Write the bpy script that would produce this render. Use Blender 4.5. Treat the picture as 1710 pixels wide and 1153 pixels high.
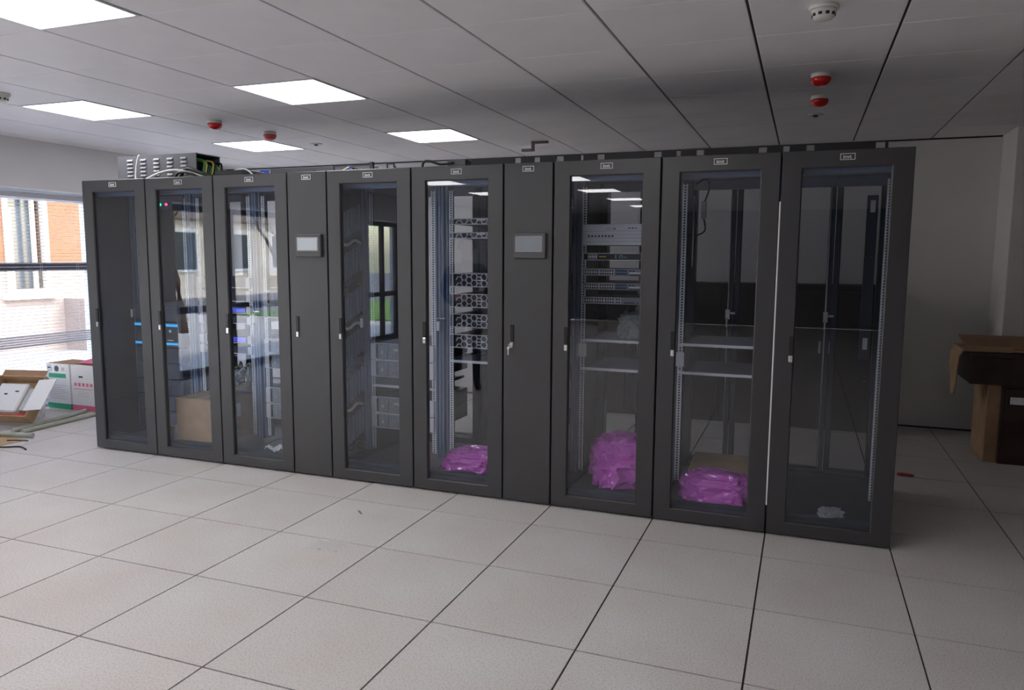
import bpy, bmesh, math, random
from mathutils import Vector, Matrix, noise
random.seed(7)
S = bpy.context.scene
COL = S.collection
for o in list(bpy.data.objects): bpy.data.objects.remove(o)

# ------------------------------------------------------------ camera
cam = bpy.data.cameras.new('camera'); camo = bpy.data.objects.new('camera', cam); COL.objects.link(camo)
YAW, PITCH, ROLL = .3666, -.1160, .0058
fw = Vector((-math.sin(YAW)*math.cos(PITCH), math.cos(YAW)*math.cos(PITCH), math.sin(PITCH)))
r0 = Vector((math.cos(YAW), math.sin(YAW), 0)); u0 = r0.cross(fw)
rr = math.cos(ROLL)*r0 + math.sin(ROLL)*u0; uu = -math.sin(ROLL)*r0 + math.cos(ROLL)*u0
camo.matrix_world = Matrix(((rr.x, uu.x, -fw.x, 4.933), (rr.y, uu.y, -fw.y, -4.104), (rr.z, uu.z, -fw.z, 1.4559), (0, 0, 0, 1)))
cam.sensor_fit = 'HORIZONTAL'; cam.sensor_width = 36; cam.lens = 1265.85/1710*36
cam.clip_start = .05; cam.clip_end = 300
S.camera = camo

# ------------------------------------------------------------ world, sun, exposure
w = bpy.data.worlds.new('world'); S.world = w; w.use_nodes = True
nt = w.node_tree; bg = nt.nodes['Background']
sky = nt.nodes.new('ShaderNodeTexSky'); sky.sky_type = 'NISHITA'; sky.sun_disc = False
sky.sun_elevation = math.radians(42); sky.sun_rotation = math.radians(60); sky.air_density = 1.2; sky.dust_density = 1.5
nt.links.new(sky.outputs[0], bg.inputs[0]); bg.inputs[1].default_value = 1.15
sd = bpy.data.lights.new('sun', 'SUN'); sd.energy = 5.5; sd.angle = .01; sd.color = (1, .93, .82)
so = bpy.data.objects.new('sun', sd); COL.objects.link(so); so.location = (10, 6, 14)
so.rotation_euler = Vector((-.62, .36, -.70)).to_track_quat('-Z', 'Y').to_euler()
S.view_settings.view_transform = 'Standard'; S.view_settings.look = 'None'
S.view_settings.exposure = .62; S.view_settings.gamma = 1; S.view_settings.use_curve_mapping = False
try:
    S.cycles.transparent_max_bounces = 32; S.cycles.max_bounces = 10; S.cycles.diffuse_bounces = 5
except Exception: pass
PANEL_EMIT = 5.6

# ------------------------------------------------------------ materials
MATS = {}
def mat(name, col, rough=.5, metal=0, spec=.5, noise_amt=0, noise_scale=20, bump=0, bump_scale=60, coat=0, emit=None, alpha=None, detail=4):
    m = bpy.data.materials.new(name); m.use_nodes = True; n = m.node_tree; b = n.nodes['Principled BSDF']
    b.inputs['Base Color'].default_value = (*col, 1); b.inputs['Roughness'].default_value = rough
    b.inputs['Metallic'].default_value = metal; b.inputs['Specular IOR Level'].default_value = spec
    if coat: b.inputs['Coat Weight'].default_value = coat; b.inputs['Coat Roughness'].default_value = .08
    tc = None
    if noise_amt or bump:
        tc = n.nodes.new('ShaderNodeTexCoord')
    if noise_amt:
        t = n.nodes.new('ShaderNodeTexNoise'); t.inputs['Scale'].default_value = noise_scale; t.inputs['Detail'].default_value = detail
        n.links.new(tc.outputs['Object'], t.inputs['Vector'])
        rp = n.nodes.new('ShaderNodeValToRGB')
        rp.color_ramp.elements[0].position = .3; rp.color_ramp.elements[1].position = .7
        rp.color_ramp.elements[0].color = (*[c*(1-noise_amt) for c in col], 1)
        rp.color_ramp.elements[1].color = (*[min(1, c*(1+noise_amt)) for c in col], 1)
        n.links.new(t.outputs['Fac'], rp.inputs[0]); n.links.new(rp.outputs[0], b.inputs['Base Color'])
    if bump:
        t2 = n.nodes.new('ShaderNodeTexNoise'); t2.inputs['Scale'].default_value = bump_scale; t2.inputs['Detail'].default_value = 3
        n.links.new(tc.outputs['Object'], t2.inputs['Vector'])
        bp = n.nodes.new('ShaderNodeBump'); bp.inputs['Strength'].default_value = bump; bp.inputs['Distance'].default_value = .01
        n.links.new(t2.outputs['Fac'], bp.inputs['Height']); n.links.new(bp.outputs[0], b.inputs['Normal'])
    if emit: b.inputs['Emission Color'].default_value = (*emit[0], 1); b.inputs['Emission Strength'].default_value = emit[1]
    if alpha is not None: b.inputs['Alpha'].default_value = alpha
    MATS[name] = m; return m

def thin_glass(name, tint, f0=.04, rough=0.0):
    m = bpy.data.materials.new(name); m.use_nodes = True; n = m.node_tree; n.nodes.clear()
    out = n.nodes.new('ShaderNodeOutputMaterial'); mx = n.nodes.new('ShaderNodeMixShader')
    tr = n.nodes.new('ShaderNodeBsdfTransparent'); tr.inputs[0].default_value = (*tint, 1)
    gl = n.nodes.new('ShaderNodeBsdfGlossy'); gl.inputs['Roughness'].default_value = rough
    lw = n.nodes.new('ShaderNodeLayerWeight'); lw.inputs[0].default_value = .5
    p = n.nodes.new('ShaderNodeMath'); p.operation = 'POWER'; p.inputs[1].default_value = 5
    ma = n.nodes.new('ShaderNodeMath'); ma.operation = 'MULTIPLY_ADD'; ma.inputs[1].default_value = 1-f0; ma.inputs[2].default_value = f0
    n.links.new(lw.outputs['Facing'], p.inputs[0]); n.links.new(p.outputs[0], ma.inputs[0])
    n.links.new(ma.outputs[0], mx.inputs[0]); n.links.new(tr.outputs[0], mx.inputs[1]); n.links.new(gl.outputs[0], mx.inputs[2])
    n.links.new(mx.outputs[0], out.inputs[0]); MATS[name] = m; return m

def film(name, col, body=.5, rough=.12):
    """thin coloured plastic film: part see-through, part coloured, with gloss"""
    m = mat(name, col, rough, coat=.6); n = m.node_tree; b = n.nodes['Principled BSDF']
    out = [x for x in n.nodes if x.type == 'OUTPUT_MATERIAL'][0]
    tr = n.nodes.new('ShaderNodeBsdfTransparent'); tr.inputs[0].default_value = (*[.6+.4*c for c in col], 1)
    mx = n.nodes.new('ShaderNodeMixShader'); mx.inputs[0].default_value = body
    n.links.new(tr.outputs[0], mx.inputs[1]); n.links.new(b.outputs[0], mx.inputs[2]); n.links.new(mx.outputs[0], out.inputs[0])
    return m

def tile_mat():
    m = mat('floor_tile', (.56, .54, .51), .5, spec=.25); n = m.node_tree; b = n.nodes['Principled BSDF']
    g = n.nodes.new('ShaderNodeNewGeometry')
    a = n.nodes.new('ShaderNodeTexNoise'); a.inputs['Scale'].default_value = 130; a.inputs['Detail'].default_value = 3
    c = n.nodes.new('ShaderNodeTexNoise'); c.inputs['Scale'].default_value = 2.2; c.inputs['Detail'].default_value = 4
    oi = n.nodes.new('ShaderNodeObjectInfo')
    for t in (a, c): n.links.new(g.outputs['Position'], t.inputs['Vector'])
    r1 = n.nodes.new('ShaderNodeValToRGB'); e = r1.color_ramp.elements
    e[0].position = .33; e[0].color = (.54, .51, .505, 1); e[1].position = .52; e[1].color = (.70, .68, .685, 1)
    n.links.new(a.outputs['Fac'], r1.inputs[0])
    r2 = n.nodes.new('ShaderNodeValToRGB'); e = r2.color_ramp.elements
    e[0].position = .3; e[0].color = (.93, .90, .87, 1); e[1].position = .7; e[1].color = (1, 1, 1, 1)
    n.links.new(c.outputs['Fac'], r2.inputs[0])
    mx = n.nodes.new('ShaderNodeMix'); mx.data_type = 'RGBA'; mx.blend_type = 'MULTIPLY'; mx.inputs[0].default_value = 1
    n.links.new(r1.outputs[0], mx.inputs[6]); n.links.new(r2.outputs[0], mx.inputs[7])
    r3 = n.nodes.new('ShaderNodeValToRGB'); e = r3.color_ramp.elements; e[0].color = (.96, .955, .95, 1); e[1].color = (1, 1, 1, 1)
    n.links.new(oi.outputs['Random'], r3.inputs[0])
    m2 = n.nodes.new('ShaderNodeMix'); m2.data_type = 'RGBA'; m2.blend_type = 'MULTIPLY'; m2.inputs[0].default_value = 1
    n.links.new(mx.outputs[2], m2.inputs[6]); n.links.new(r3.outputs[0], m2.inputs[7])
    n.links.new(m2.outputs[2], b.inputs['Base Color']); return m
tile_mat()

mat('joint', (.035, .03, .028), .8)
mat('ceiling_tile', (.90, .88, .89), .55, spec=.3, noise_amt=.03, noise_scale=3)
mat('ceiling_grid', (.045, .042, .042), .7)
mat('wall_paint', (.82, .815, .82), .75, noise_amt=.03, noise_scale=1.5)
mat('wall_grey', (.88, .86, .85), .6, noise_amt=.05, noise_scale=.9)
mat('wall_dim', (.22, .21, .21), .75, noise_amt=.03, noise_scale=1.5)  # wall paint copy; dimness of the unseen room put into its colour
mat('column_paint', (.92, .88, .87), .7, noise_amt=.02)
mat('skirting', (.03, .028, .03), .5)
mat('charcoal', (.020, .019, .024), .42, spec=1.0, noise_amt=.05, noise_scale=3, bump=.03, bump_scale=600)
mat('black_gap', (.006, .006, .007), .7)
mat('black_plastic', (.015, .015, .017), .35)
mat('inner_black', (.022, .024, .030), .5)
mat('steel_blue', (.16, .22, .34), .35, metal=.35, noise_amt=.08, noise_scale=6)
mat('steel_dark', (.06, .075, .105), .35, metal=.3)
mat('galvanised', (.88, .90, .95), .35, metal=.25, noise_amt=.08, noise_scale=30)
mat('chrome', (.85, .85, .85), .18, metal=.9)
mat('white_print', (.85, .85, .85), .5)
mat('lcd', (.17, .19, .21), .25, emit=((.55, .64, .72), .06))
mat('lcd_bright', (.40, .44, .48), .25, emit=((.70, .78, .85), .12))
mat('lcd_edge', (.33, .32, .34), .4)
mat('bezel', (.10, .10, .105), .45)
thin_glass('door_glass', (.93, .95, .985), .06)
thin_glass('window_glass', (.93, .95, .95), .03)
mat('panel_frame', (.75, .75, .78), .4)
mat('panel_light', (1, 1, 1), .5, emit=((1, .985, .97), PANEL_EMIT))
mat('white_plastic', (.78, .76, .72), .4)
mat('red_plastic', (.75, .012, .012), .25, coat=.5)
mat('red_pale', (.72, .13, .11), .35)
mat('server_silver', (.36, .38, .42), .4, metal=.4, noise_amt=.35, noise_scale=160)
mat('server_dark', (.03, .033, .042), .45)
mat('server_back', (.05, .053, .065), .45)
mat('light_trim', (.90, .90, .95), .35)
mat('white_metal', (.93, .93, .97), .4)
mat('switch_grey', (.27, .28, .32), .45)
mat('switch_silver', (.60, .61, .63), .4)
mat('port_black', (.008, .008, .01), .5)
mat('yellow', (.75, .62, .06), .5)
mat('cyan_glow', (.03, .42, .85), .4, emit=((.03, .45, .95), .55))
mat('teal_print', (.25, .55, .65), .5)
mat('blue_display', (.05, .08, .5), .3, emit=((.08, .12, .9), .35))
mat('ups_blue', (.045, .06, .10), .4, spec=.5)
mat('led_green', (.02, .9, .3), .4, emit=((.02, 1, .35), 4))
mat('led_red', (.9, .03, .12), .4, emit=((1, .03, .14), 4))
film('purple_film', (.80, .155, .72), .97, .10)
film('clear_film', (.80, .82, .86), .45, .12)
film('floor_film', (.95, .95, .95), .30, .2)
mat('cardboard', (.47, .31, .18), .85, noise_amt=.10, noise_scale=9)
mat('cardboard_dark', (.34, .20, .11), .85, noise_amt=.12, noise_scale=9)
mat('brown_tape', (.40, .27, .16), .3)
mat('paper', (.82, .82, .84), .7)
mat('paper_grey', (.52, .53, .55), .7)
mat('green_print', (.02, .38, .19), .6)
mat('pink_print', (.75, .17, .30), .6)
mat('red_print', (.62, .09, .09), .6)
mat('ink', (.03, .03, .035), .6)
mat('pipe_grey', (.42, .44, .38), .45, noise_amt=.08, noise_scale=14)
mat('cable_black', (.012, .012, .013), .45)
mat('cable_white', (.68, .68, .68), .45)
mat('cable_green', (.03, .22, .07), .5)
mat('cable_yellow', (.52, .45, .10), .5)
mat('cable_blue', (.05, .10, .50), .5)
mat('louver_grey', (.12, .12, .14), .45)
mat('louver_light', (.30, .30, .33), .4)
mat('dark_wood', (.045, .018, .016), .35, noise_amt=.3, noise_scale=7)
mat('pale_wood', (.45, .28, .16), .6, noise_amt=.15, noise_scale=7)
mat('cupboard', (.016, .015, .018), .5)
mat('blind', (.70, .70, .74), .4)
mat('frame_dark', (.10, .085, .09), .45)
mat('bracket_grey', (.22, .19, .18), .6)
mat('frame_white', (.75, .76, .78), .5)
mat('frame_beige', (.48, .43, .36), .6)
mat('facade_orange', (.17, .063, .025), .8, noise_amt=.08, noise_scale=5)
mat('facade_cream', (.23, .178, .158), .8, noise_amt=.05, noise_scale=2)
mat('facade_tan', (.80, .70, .60), .8, noise_amt=.12, noise_scale=1)
mat('pane_dark', (.06, .07, .085), .15)
mat('curtain', (.62, .55, .40), .8)
mat('paving', (.74, .67, .62), .85, noise_amt=.12, noise_scale=2)
mat('grass', (.19, .33, .07), .9, noise_amt=.35, noise_scale=6)
mat('asphalt', (.22, .21, .21), .9, noise_amt=.15, noise_scale=3)
mat('bark', (.11, .08, .06), .9)
mat('skin', (.50, .30, .22), .5)
mat('jacket', (.012, .013, .018), .8)
mat('trousers', (.014, .015, .022), .85)
mat('shoe', (.02, .02, .022), .5)
mat('hair', (.012, .010, .009), .6)
mat('twig', (.30, .22, .13), .9)
# perforated steel: fine holes, too small to model one by one
def perforated():
    m = mat('perforated', (.02, .02, .024), .5, alpha=.22)
perforated()

# ------------------------------------------------------------ helpers
def box(bm, x0, x1, y0, y1, z0, z1, mi=0):
    v = [bm.verts.new(p) for p in ((x0,y0,z0),(x1,y0,z0),(x1,y1,z0),(x0,y1,z0),(x0,y0,z1),(x1,y0,z1),(x1,y1,z1),(x0,y1,z1))]
    for f in ((3,2,1,0),(4,5,6,7),(0,1,5,4),(1,2,6,5),(2,3,7,6),(3,0,4,7)):
        fc = bm.faces.new([v[i] for i in f]); fc.material_index = mi
    return v
def tube(bm, pts, r, n=8, mi=0, caps=True):
    pts = [Vector(p) for p in pts]; rings = []
    rs = r if isinstance(r, (list, tuple)) else [r]*len(pts)
    ref = Vector((0, 0, 1))
    for i, p in enumerate(pts):
        d = (pts[min(i+1, len(pts)-1)] - pts[max(i-1, 0)]).normalized()
        a = d.cross(ref)
        if a.length < .1: a = d.cross(Vector((0, 1, 0)))
        a.normalize(); b = d.cross(a)
        rings.append([bm.verts.new(p + rs[i]*(a*math.cos(2*math.pi*k/n) + b*math.sin(2*math.pi*k/n))) for k in range(n)])
    for A, B in zip(rings, rings[1:]):
        for k in range(n):
            f = bm.faces.new((A[k], A[(k+1) % n], B[(k+1) % n], B[k])); f.material_index = mi; f.smooth = True
    if caps:
        for R_, rev in ((rings[0], 0), (rings[-1], 1)):
            f = bm.faces.new(R_ if rev else R_[::-1]); f.material_index = mi
def lathe(bm, prof, n=24, c=(0, 0, 0), mi=0):
    rings = []
    for r, z in prof:
        rings.append([bm.verts.new((c[0]+r*math.cos(2*math.pi*k/n), c[1]+r*math.sin(2*math.pi*k/n), c[2]+z)) for k in range(n)])
    for A, B in zip(rings, rings[1:]):
        for k in range(n):
            f = bm.faces.new((A[k], A[(k+1) % n], B[(k+1) % n], B[k])); f.material_index = mi; f.smooth = True
    for R_ in (rings[0], rings[-1]):
        f = bm.faces.new(R_); f.material_index = mi
def quad(bm, pts, mi=0):
    f = bm.faces.new([bm.verts.new(p) for p in pts]); f.material_index = mi
def spline(pts, k=6):
    pts = [Vector(p) for p in pts]; out = []
    for i in range(len(pts)-1):
        p0, p1, p2, p3 = pts[max(i-1, 0)], pts[i], pts[i+1], pts[min(i+2, len(pts)-1)]
        for j in range(k):
            t = j/k
            out.append(.5*((2*p1) + (p2-p0)*t + (2*p0-5*p1+4*p2-p3)*t*t + (3*p1-p0-3*p2+p3)*t**3))
    out.append(pts[-1]); return out
def mesh_of(bm, mats, bevel=0, recalc=True, seg=1):
    if bevel: bmesh.ops.bevel(bm, geom=[e for e in bm.edges], offset=bevel, segments=seg, affect='EDGES', profile=.5)
    if recalc: bmesh.ops.recalc_face_normals(bm, faces=bm.faces)
    me = bpy.data.meshes.new('mesh'); bm.to_mesh(me); bm.free()
    for m in (mats if isinstance(mats, (list, tuple)) else [mats]): me.materials.append(MATS[m])
    return me
def link(name, me, parent=None, loc=(0, 0, 0), rot=(0, 0, 0)):
    o = bpy.data.objects.new(name, me); COL.objects.link(o); o.location = loc; o.rotation_euler = rot
    if me is not None: me.name = name
    if parent: o.parent = parent
    return o
def part(name, mats, fn, parent=None, bevel=0, loc=(0, 0, 0), rot=(0, 0, 0)):
    bm = bmesh.new(); fn(bm); return link(name, mesh_of(bm, mats, bevel), parent, loc, rot)
def boxes(*bs):
    def f(bm):
        for b in bs: box(bm, *b)
    return f
def tag(o, label, cat, group=None):
    o['label'] = label; o['category'] = cat
    if group: o['group'] = group
    return o
def thing(name, label, cat, loc=(0, 0, 0), group=None, rot=(0, 0, 0)):
    return tag(link(name, None, None, loc, rot), label, cat, group)
def struct(o): o['kind'] = 'structure'; return o
_txt = {}
def text_mesh(s, size, matname, depth=.0006):
    k = (s, size, matname)
    if k not in _txt:
        c = bpy.data.curves.new('t', 'FONT'); c.body = s; c.size = size; c.extrude = depth; c.align_x = 'CENTER'; c.align_y = 'CENTER'; c.offset = size*.018
        o = bpy.data.objects.new('t', c); COL.objects.link(o)
        dg = bpy.context.evaluated_depsgraph_get(); me = bpy.data.meshes.new_from_object(o.evaluated_get(dg))
        me.transform(Matrix.Rotation(math.pi/2, 4, 'X')); me.materials.clear(); me.materials.append(MATS[matname])
        bpy.data.objects.remove(o); _txt[k] = me
    return _txt[k]

# ------------------------------------------------------------ the room
H = 2.46; TX0 = .469; TY0 = -.946           # ceiling height, ceiling grid origin
XL, XN, YB, XR, YF = -1.5, -1.9, 3.22, 9.1, -13.0
floor = struct(part('floor', 'joint', boxes((XN-.1, XR, YF, YB+.1, -.12, -.006))))
ft = mesh_of((lambda b: (box(b, .0038, .5962, .0038, .5962, -.03, 0), b)[1])(bmesh.new()), 'floor_tile')
rest = bmesh.new()
for i in range(-3, 16):
    for j in range(-23, 6):
        x, y = .6*i, -.322 + .6*j
        if x+.6 > XR+.01 or y < YF or y > YB: continue
        if i <= 11 and y > -3.9: 
            link('floor_tile', ft, floor, (x, y, 0))
        else: box(rest, x+.0038, x+.5962, y+.0038, y+.5962, -.03, 0)
o = link('floor_tiling', mesh_of(rest, 'floor_tile'), floor); o['kind'] = 'stuff'

LIGHTS = [(c, r) for c in (-.131, 1.669) for r in (1.454, -.346, -2.146, -3.946, -5.746, -7.546, -9.346, -11.146)] + [(3.469, -2.146), (3.469, -3.946)]  # pair at the end is unseen, added to brighten centre and right
ceil = struct(part('ceiling', 'ceiling_grid', boxes((XN-.1, XR, YF, YB+.1, H+.012, H+.14))))
ct = mesh_of((lambda b: (box(b, .006, .594, .0022, .5978, 0, .02), b)[1])(bmesh.new()), 'ceiling_tile', bevel=.002)
rest = bmesh.new()
for i in range(-4, 15):
    for j in range(-21, 8):
        x, y = TX0+.6*i, TY0+.6*j
        if any(abs(x-a) < .1 and abs(y-b) < .1 for a, b in LIGHTS): continue
        if x > XR-.05 or y > YB or y < YF-.3: continue
        if y > -2.8 and x < 7.4: link('ceiling_tile', ct, ceil, (x, y, H))
        else: box(rest, x+.006, x+.594, y+.0022, y+.5978, H, H+.02)
o = link('ceiling_tiling', mesh_of(rest, 'ceiling_tile'), ceil); o['kind'] = 'stuff'

struct(part('wall_back', 'wall_grey', boxes((XN-.1, XR, YB, YB+.12, 0, H+.01))))
struct(part('wall_column', 'column_paint', boxes((6.385, 7.05, 2.745, YB-.001, 0, H-.001)), bevel=.004))
struct(part('baseboard_back', 'skirting', boxes((XL, 6.38, YB-.012, YB-.001, 0, .012))))
struct(part('trim_1', 'skirting', boxes((XL, 6.38, YB-.014, YB-.001, H-.012, H-.001))))
struct(part('wall_right', 'wall_dim', boxes((XR, XR+.12, YF, YB+.1, 0, H+.01))))
struct(part('wall_front', 'wall_dim', boxes((XN-.1, XR+.1, YF-.12, YF, 0, H+.01))))
WINS = [(-.75, 1.62), (-4.9, -2.32), (-7.8, -6.3), (1.98, 3.10)]; ZT = 2.03  # last window is out of view, added to light the space behind the racks
def lw(bm):
    box(bm, XN-.1, XL, YF, YB, ZT, H-.001)
    ys = [YF] + [v for w_ in sorted(WINS) for v in w_] + [YB]
    for a, b in zip(ys[0::2], ys[1::2]): box(bm, XN-.1, XL, a, b, 0, ZT)
struct(part('wall_left', 'wall_paint', lw))

for wi, (a, b) in enumerate(WINS):
    zt = 1.33 if wi == 0 else .80
    fm = 'frame_dark'
    wo = struct(link('window_%d' % (wi+1), None, None, (XN, a, 0)))
    L = b-a; cols = 2 if wi != 2 else 3
    part('window_frame', fm if wi else 'frame_white', boxes((0, .06, .0, .07, .02, ZT), (0, .06, L-.07, L, .02, ZT), (0, .06, .07, L-.07, ZT-.07, ZT), (0, .06, .07, L-.07, .02, .09)), wo)
    part('transom', 'frame_dark', boxes((-.005, .065, .07, L-.07, zt-.035, zt+.045)), wo)
    xs = [L*k/cols for k in range(cols+1)]
    for k in range(1, cols): part('mullion', fm, boxes((-.003, .063, xs[k]-.035, xs[k]+.035, .09, ZT-.07)), wo)
    for k in range(cols):
        for z0, z1 in ((.09, zt-.035), (zt+.045, ZT-.07)):
            part('pane', 'window_glass', boxes((.025, .031, xs[k]+.036, xs[k+1]-.036, z0, z1)), wo)

# venetian blind in the window beside the racks
bl = thing('window_blind', 'pale horizontal venetian blind hanging in the window beside the racks', 'blind', (XN+.15, -.72, 0))
BL = 2.32
part('head_rail', 'blind', boxes((-.03, .03, 0, BL, 1.965, 2.012)), bl, bevel=.004)
def slatmesh(ang):
    bm = bmesh.new(); c, s = math.cos(ang), math.sin(ang)
    prof = [(-.0125, -.0012), (-.006, .0008), (0, .0015), (.006, .0008), (.0125, -.0012)]
    A = [bm.verts.new((x*c-z*s, 0, x*s+z*c)) for x, z in prof]; B = [bm.verts.new((x*c-z*s, BL, x*s+z*c)) for x, z in prof]
    for k in range(4): bm.faces.new((A[k], A[k+1], B[k+1], B[k])).smooth = True
    C = [bm.verts.new((x*c-z*s, 0, x*s+z*c-.0008)) for x, z in prof]; D = [bm.verts.new((x*c-z*s, BL, x*s+z*c-.0008)) for x, z in prof]
    for k in range(4): bm.faces.new((C[k+1], C[k], D[k], D[k+1])).smooth = True
    return mesh_of(bm, 'blind', recalc=False)
sm = slatmesh(math.radians(3)); sc_ = slatmesh(math.radians(52))
z = 1.945; k = 0
while z > .10:
    closed = (.60 < z < .70) or z < .34
    link('slat', sc_ if closed else sm, bl, (0, 0, z)); z -= .032 if not closed else .022; k += 1
for yy in (.25, .95, 1.7, 2.08): part('ladder_cord', 'paper', boxes((-.0135, -.0125, yy, yy+.0015, .1, 1.97), (.0125, .0135, yy, yy+.0015, .1, 1.97)), bl)
part('bottom_rail', 'blind', boxes((-.015, .015, 0, BL, .07, .09)), bl)

# ------------------------------------------------------------ ceiling fittings
pf = mesh_of((lambda b: ([box(b, *q) for q in ((.003, .597, .003, .018, -.004, .03), (.003, .597, .582, .597, -.004, .03), (.003, .018, .018, .582, -.004, .03), (.582, .597, .018, .582, -.004, .03), (.003, .597, .003, .597, .03, .045))], b)[1])(bmesh.new()), 'panel_frame')
pd = mesh_of((lambda b: (box(b, .018, .582, .018, .582, 0, .006), b)[1])(bmesh.new()), 'panel_light')
LL = {(-.131, 1.454): 'lit square ceiling panel light above the louvered metal box',
      (1.669, 1.454): 'lit square ceiling panel light above the rack with honeycomb servers',
      (-.131, -.346): 'lit square ceiling panel light between the blind window and first rack',
      (1.669, -.346): 'lit square ceiling panel light in front of the red fire sounders by the louvered box',
      (1.669, -2.146): 'lit square ceiling panel light farthest in front of the rack row'}
for c, r in LIGHTS:
    t = thing('ceiling_light', LL.get((c, r), 'lit square ceiling panel light out of view over the open floor in front of the racks, some added for fill'), 'ceiling light', (c, r, H), 'square ceiling panel lights')
    link('trim_frame', pf, t); link('diffuser', pd, t)

def smoke(loc, label):
    t = thing('smoke_detector', label, 'smoke detector', loc, 'white smoke detectors')
    part('base_plate', 'white_plastic', lambda b: lathe(b, [(.056, 0), (.058, -.006), (.056, -.014), (.05, -.015)]), t)
    hd = part('sensor_head', 'white_plastic', lambda b: lathe(b, [(.050, -.014), (.048, -.024), (.040, -.045), (.034, -.052), (.010, -.055)]), t)
    for k in range(10):
        a = k*math.pi/5
        part('vent_slot', 'ink', boxes((.0385, .0455, -.007, .007, -.041, -.030)), hd, rot=(0, 0, a))
smoke((4.955, -.70, H), 'white cone-shaped smoke detector on the ceiling nearest the red sounders over the open-shelf racks')
smoke((.15, -.67, H), 'white smoke detector at the window side of the ceiling')
def sounder(loc, label, pale=False):
    t = thing('fire_sounder', label, 'fire alarm', loc, 'red ceiling fire sounders')
    part('base', 'white_plastic', lambda b: lathe(b, [(.050, 0), (.052, -.010), (.050, -.022)]), t)
    part('lens', 'red_pale' if pale else 'red_plastic', lambda b: lathe(b, [(.051, -.022), (.053, -.032), (.046, -.050), (.030, -.062), (.012, -.066)]), t)
sounder((4.965, .50, H), 'bright red domed fire sounder on white base, next to the smoke detector')
sounder((4.969, 1.12, H), 'bright red domed fire sounder on white base, next to the flush ceiling nozzle')
sounder((.736, .56, H), 'red domed fire sounder on the ceiling over the louvered metal box')
sounder((.786, 1.13, H), 'faded pink-red fire sounder beside the far ceiling light', True)
for x, y, lab in ((4.951, 1.76, 'flush white round nozzle plate behind the two bright red sounders'), (.76, 1.80, 'flush white round nozzle plate behind the faded red sounder')):
    t = thing('ceiling_nozzle', lab, 'sprinkler', (x, y, H), 'flush ceiling nozzles')
    part('rosette', 'white_plastic', lambda b: lathe(b, [(.055, 0), (.052, -.006), (.034, -.010), (.030, -.006)]), t)
    part('nozzle', 'steel_dark', lambda b: lathe(b, [(.018, -.004), (.016, -.016), (.006, -.02)], 12), t)
hk = thing('ceiling_bracket', 'small dark L-shaped bracket hanging from ceiling above the second cooling unit', 'bracket', (2.66, 2.30, H))
part('hanger', 'bracket_grey', boxes((-.012, .012, -.012, .012, -.085, 0)), hk); part('foot', 'bracket_grey', boxes((-.10, -.012, -.018, .018, -.085, -.062)), hk); part('stem', 'bracket_grey', boxes((.012, .14, -.01, .01, -.022, -.002)), hk)

# ------------------------------------------------------------ racks
RH, RD = 1.985, 1.15
def mk(fn, mats, bevel=0):
    bm = bmesh.new(); fn(bm); return mesh_of(bm, mats, bevel)
def ring(bm, X0, X1, Z0, Z1, x0, x1, z0, z1, yf, yb, cham=.006):
    """door leaf ring with chamfered glass opening; front face at yf"""
    fo = [(X0, Z0), (X1, Z0), (X1, Z1), (X0, Z1)]; fi = [(x0-cham, z0-cham), (x1+cham, z0-cham), (x1+cham, z1+cham), (x0-cham, z1+cham)]
    gi = [(x0, z0), (x1, z0), (x1, z1), (x0, z1)]
    e = .003
    loops = [[(a, yb, c) for a, c in fo], [(a, yf+e, c) for a, c in fo],
             [(a+(e if a == X0 else -e), yf, c+(e if c == Z0 else -e)) for a, c in fo],
             [(a, yf, c) for a, c in fi], [(a, yf+cham, c) for a, c in gi], [(a, yb, c) for a, c in gi]]
    vs = [[bm.verts.new(p) for p in l] for l in loops]; vs.append(vs[0])
    for A, B in zip(vs, vs[1:]):
        for k in range(4): bm.faces.new((A[k], A[(k+1) % 4], B[(k+1) % 4], B[k]))
M_door = mk(lambda b: ring(b, .004, .596, .012, RH, .1, .5, .08, 1.9, 0, .034), 'charcoal')
M_glass = mk(boxes((.098, .502, .014, .019, .078, 1.902)), 'door_glass')
M_handle = mk(boxes((.074, .097, -.006, .004, .962, 1.062)), 'black_plastic', .002)
def lockf(b):
    box(b, .075, .096, -.010, .002, .926, .962)
M_lock = mk(lockf, 'chrome', .003)
def logof(b):
    for q in ((-.034, .034, -.0015, .001, .0125, .0155), (-.034, .034, -.0015, .001, -.0155, -.0125), (-.034, -.031, -.0015, .001, -.0125, .0125), (.031, .034, -.0015, .001, -.0125, .0125)): box(b, *q)
M_logo = mk(logof, 'white_print')
M_logotxt = text_mesh('invt', .026, 'white_print')
M_top = mk(boxes((.002, .598, .04, RD, RH-.03, RH-.006)), 'charcoal')
def basef(b):
    box(b, .002, .598, .04, RD, .012, .045)
    box(b, .03, .57, .045, .10, .045, .075); box(b, .03, .57, .10, .16, .045, .100); box(b, .03, .57, 1.02, RD-.04, .045, .09)
M_base = mk(basef, 'steel_dark', .002)
def topbeam(b): box(b, .03, .57, .10, .15, RH-.105, RH-.03); box(b, .03, .57, 1.02, 1.06, RH-.09, RH-.03)
M_beam = mk(topbeam, 'steel_blue', .002)
M_fpost = mk(boxes((0.002, .042, .045, .085, .045, RH-.03)), 'steel_blue', .003)
def midpost(b):
    box(b, .002, .020, .40, .47, .1, RH-.03); box(b, .020, .034, .425, .455, .1, RH-.03); box(b, .034, .046, .41, .50, .1, RH-.03)
M_mpost = mk(midpost, 'steel_blue', .002)
M_rpost = mk(boxes((.002, .055, 1.03, 1.10, .045, RH-.03)), 'steel_dark', .003)
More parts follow.
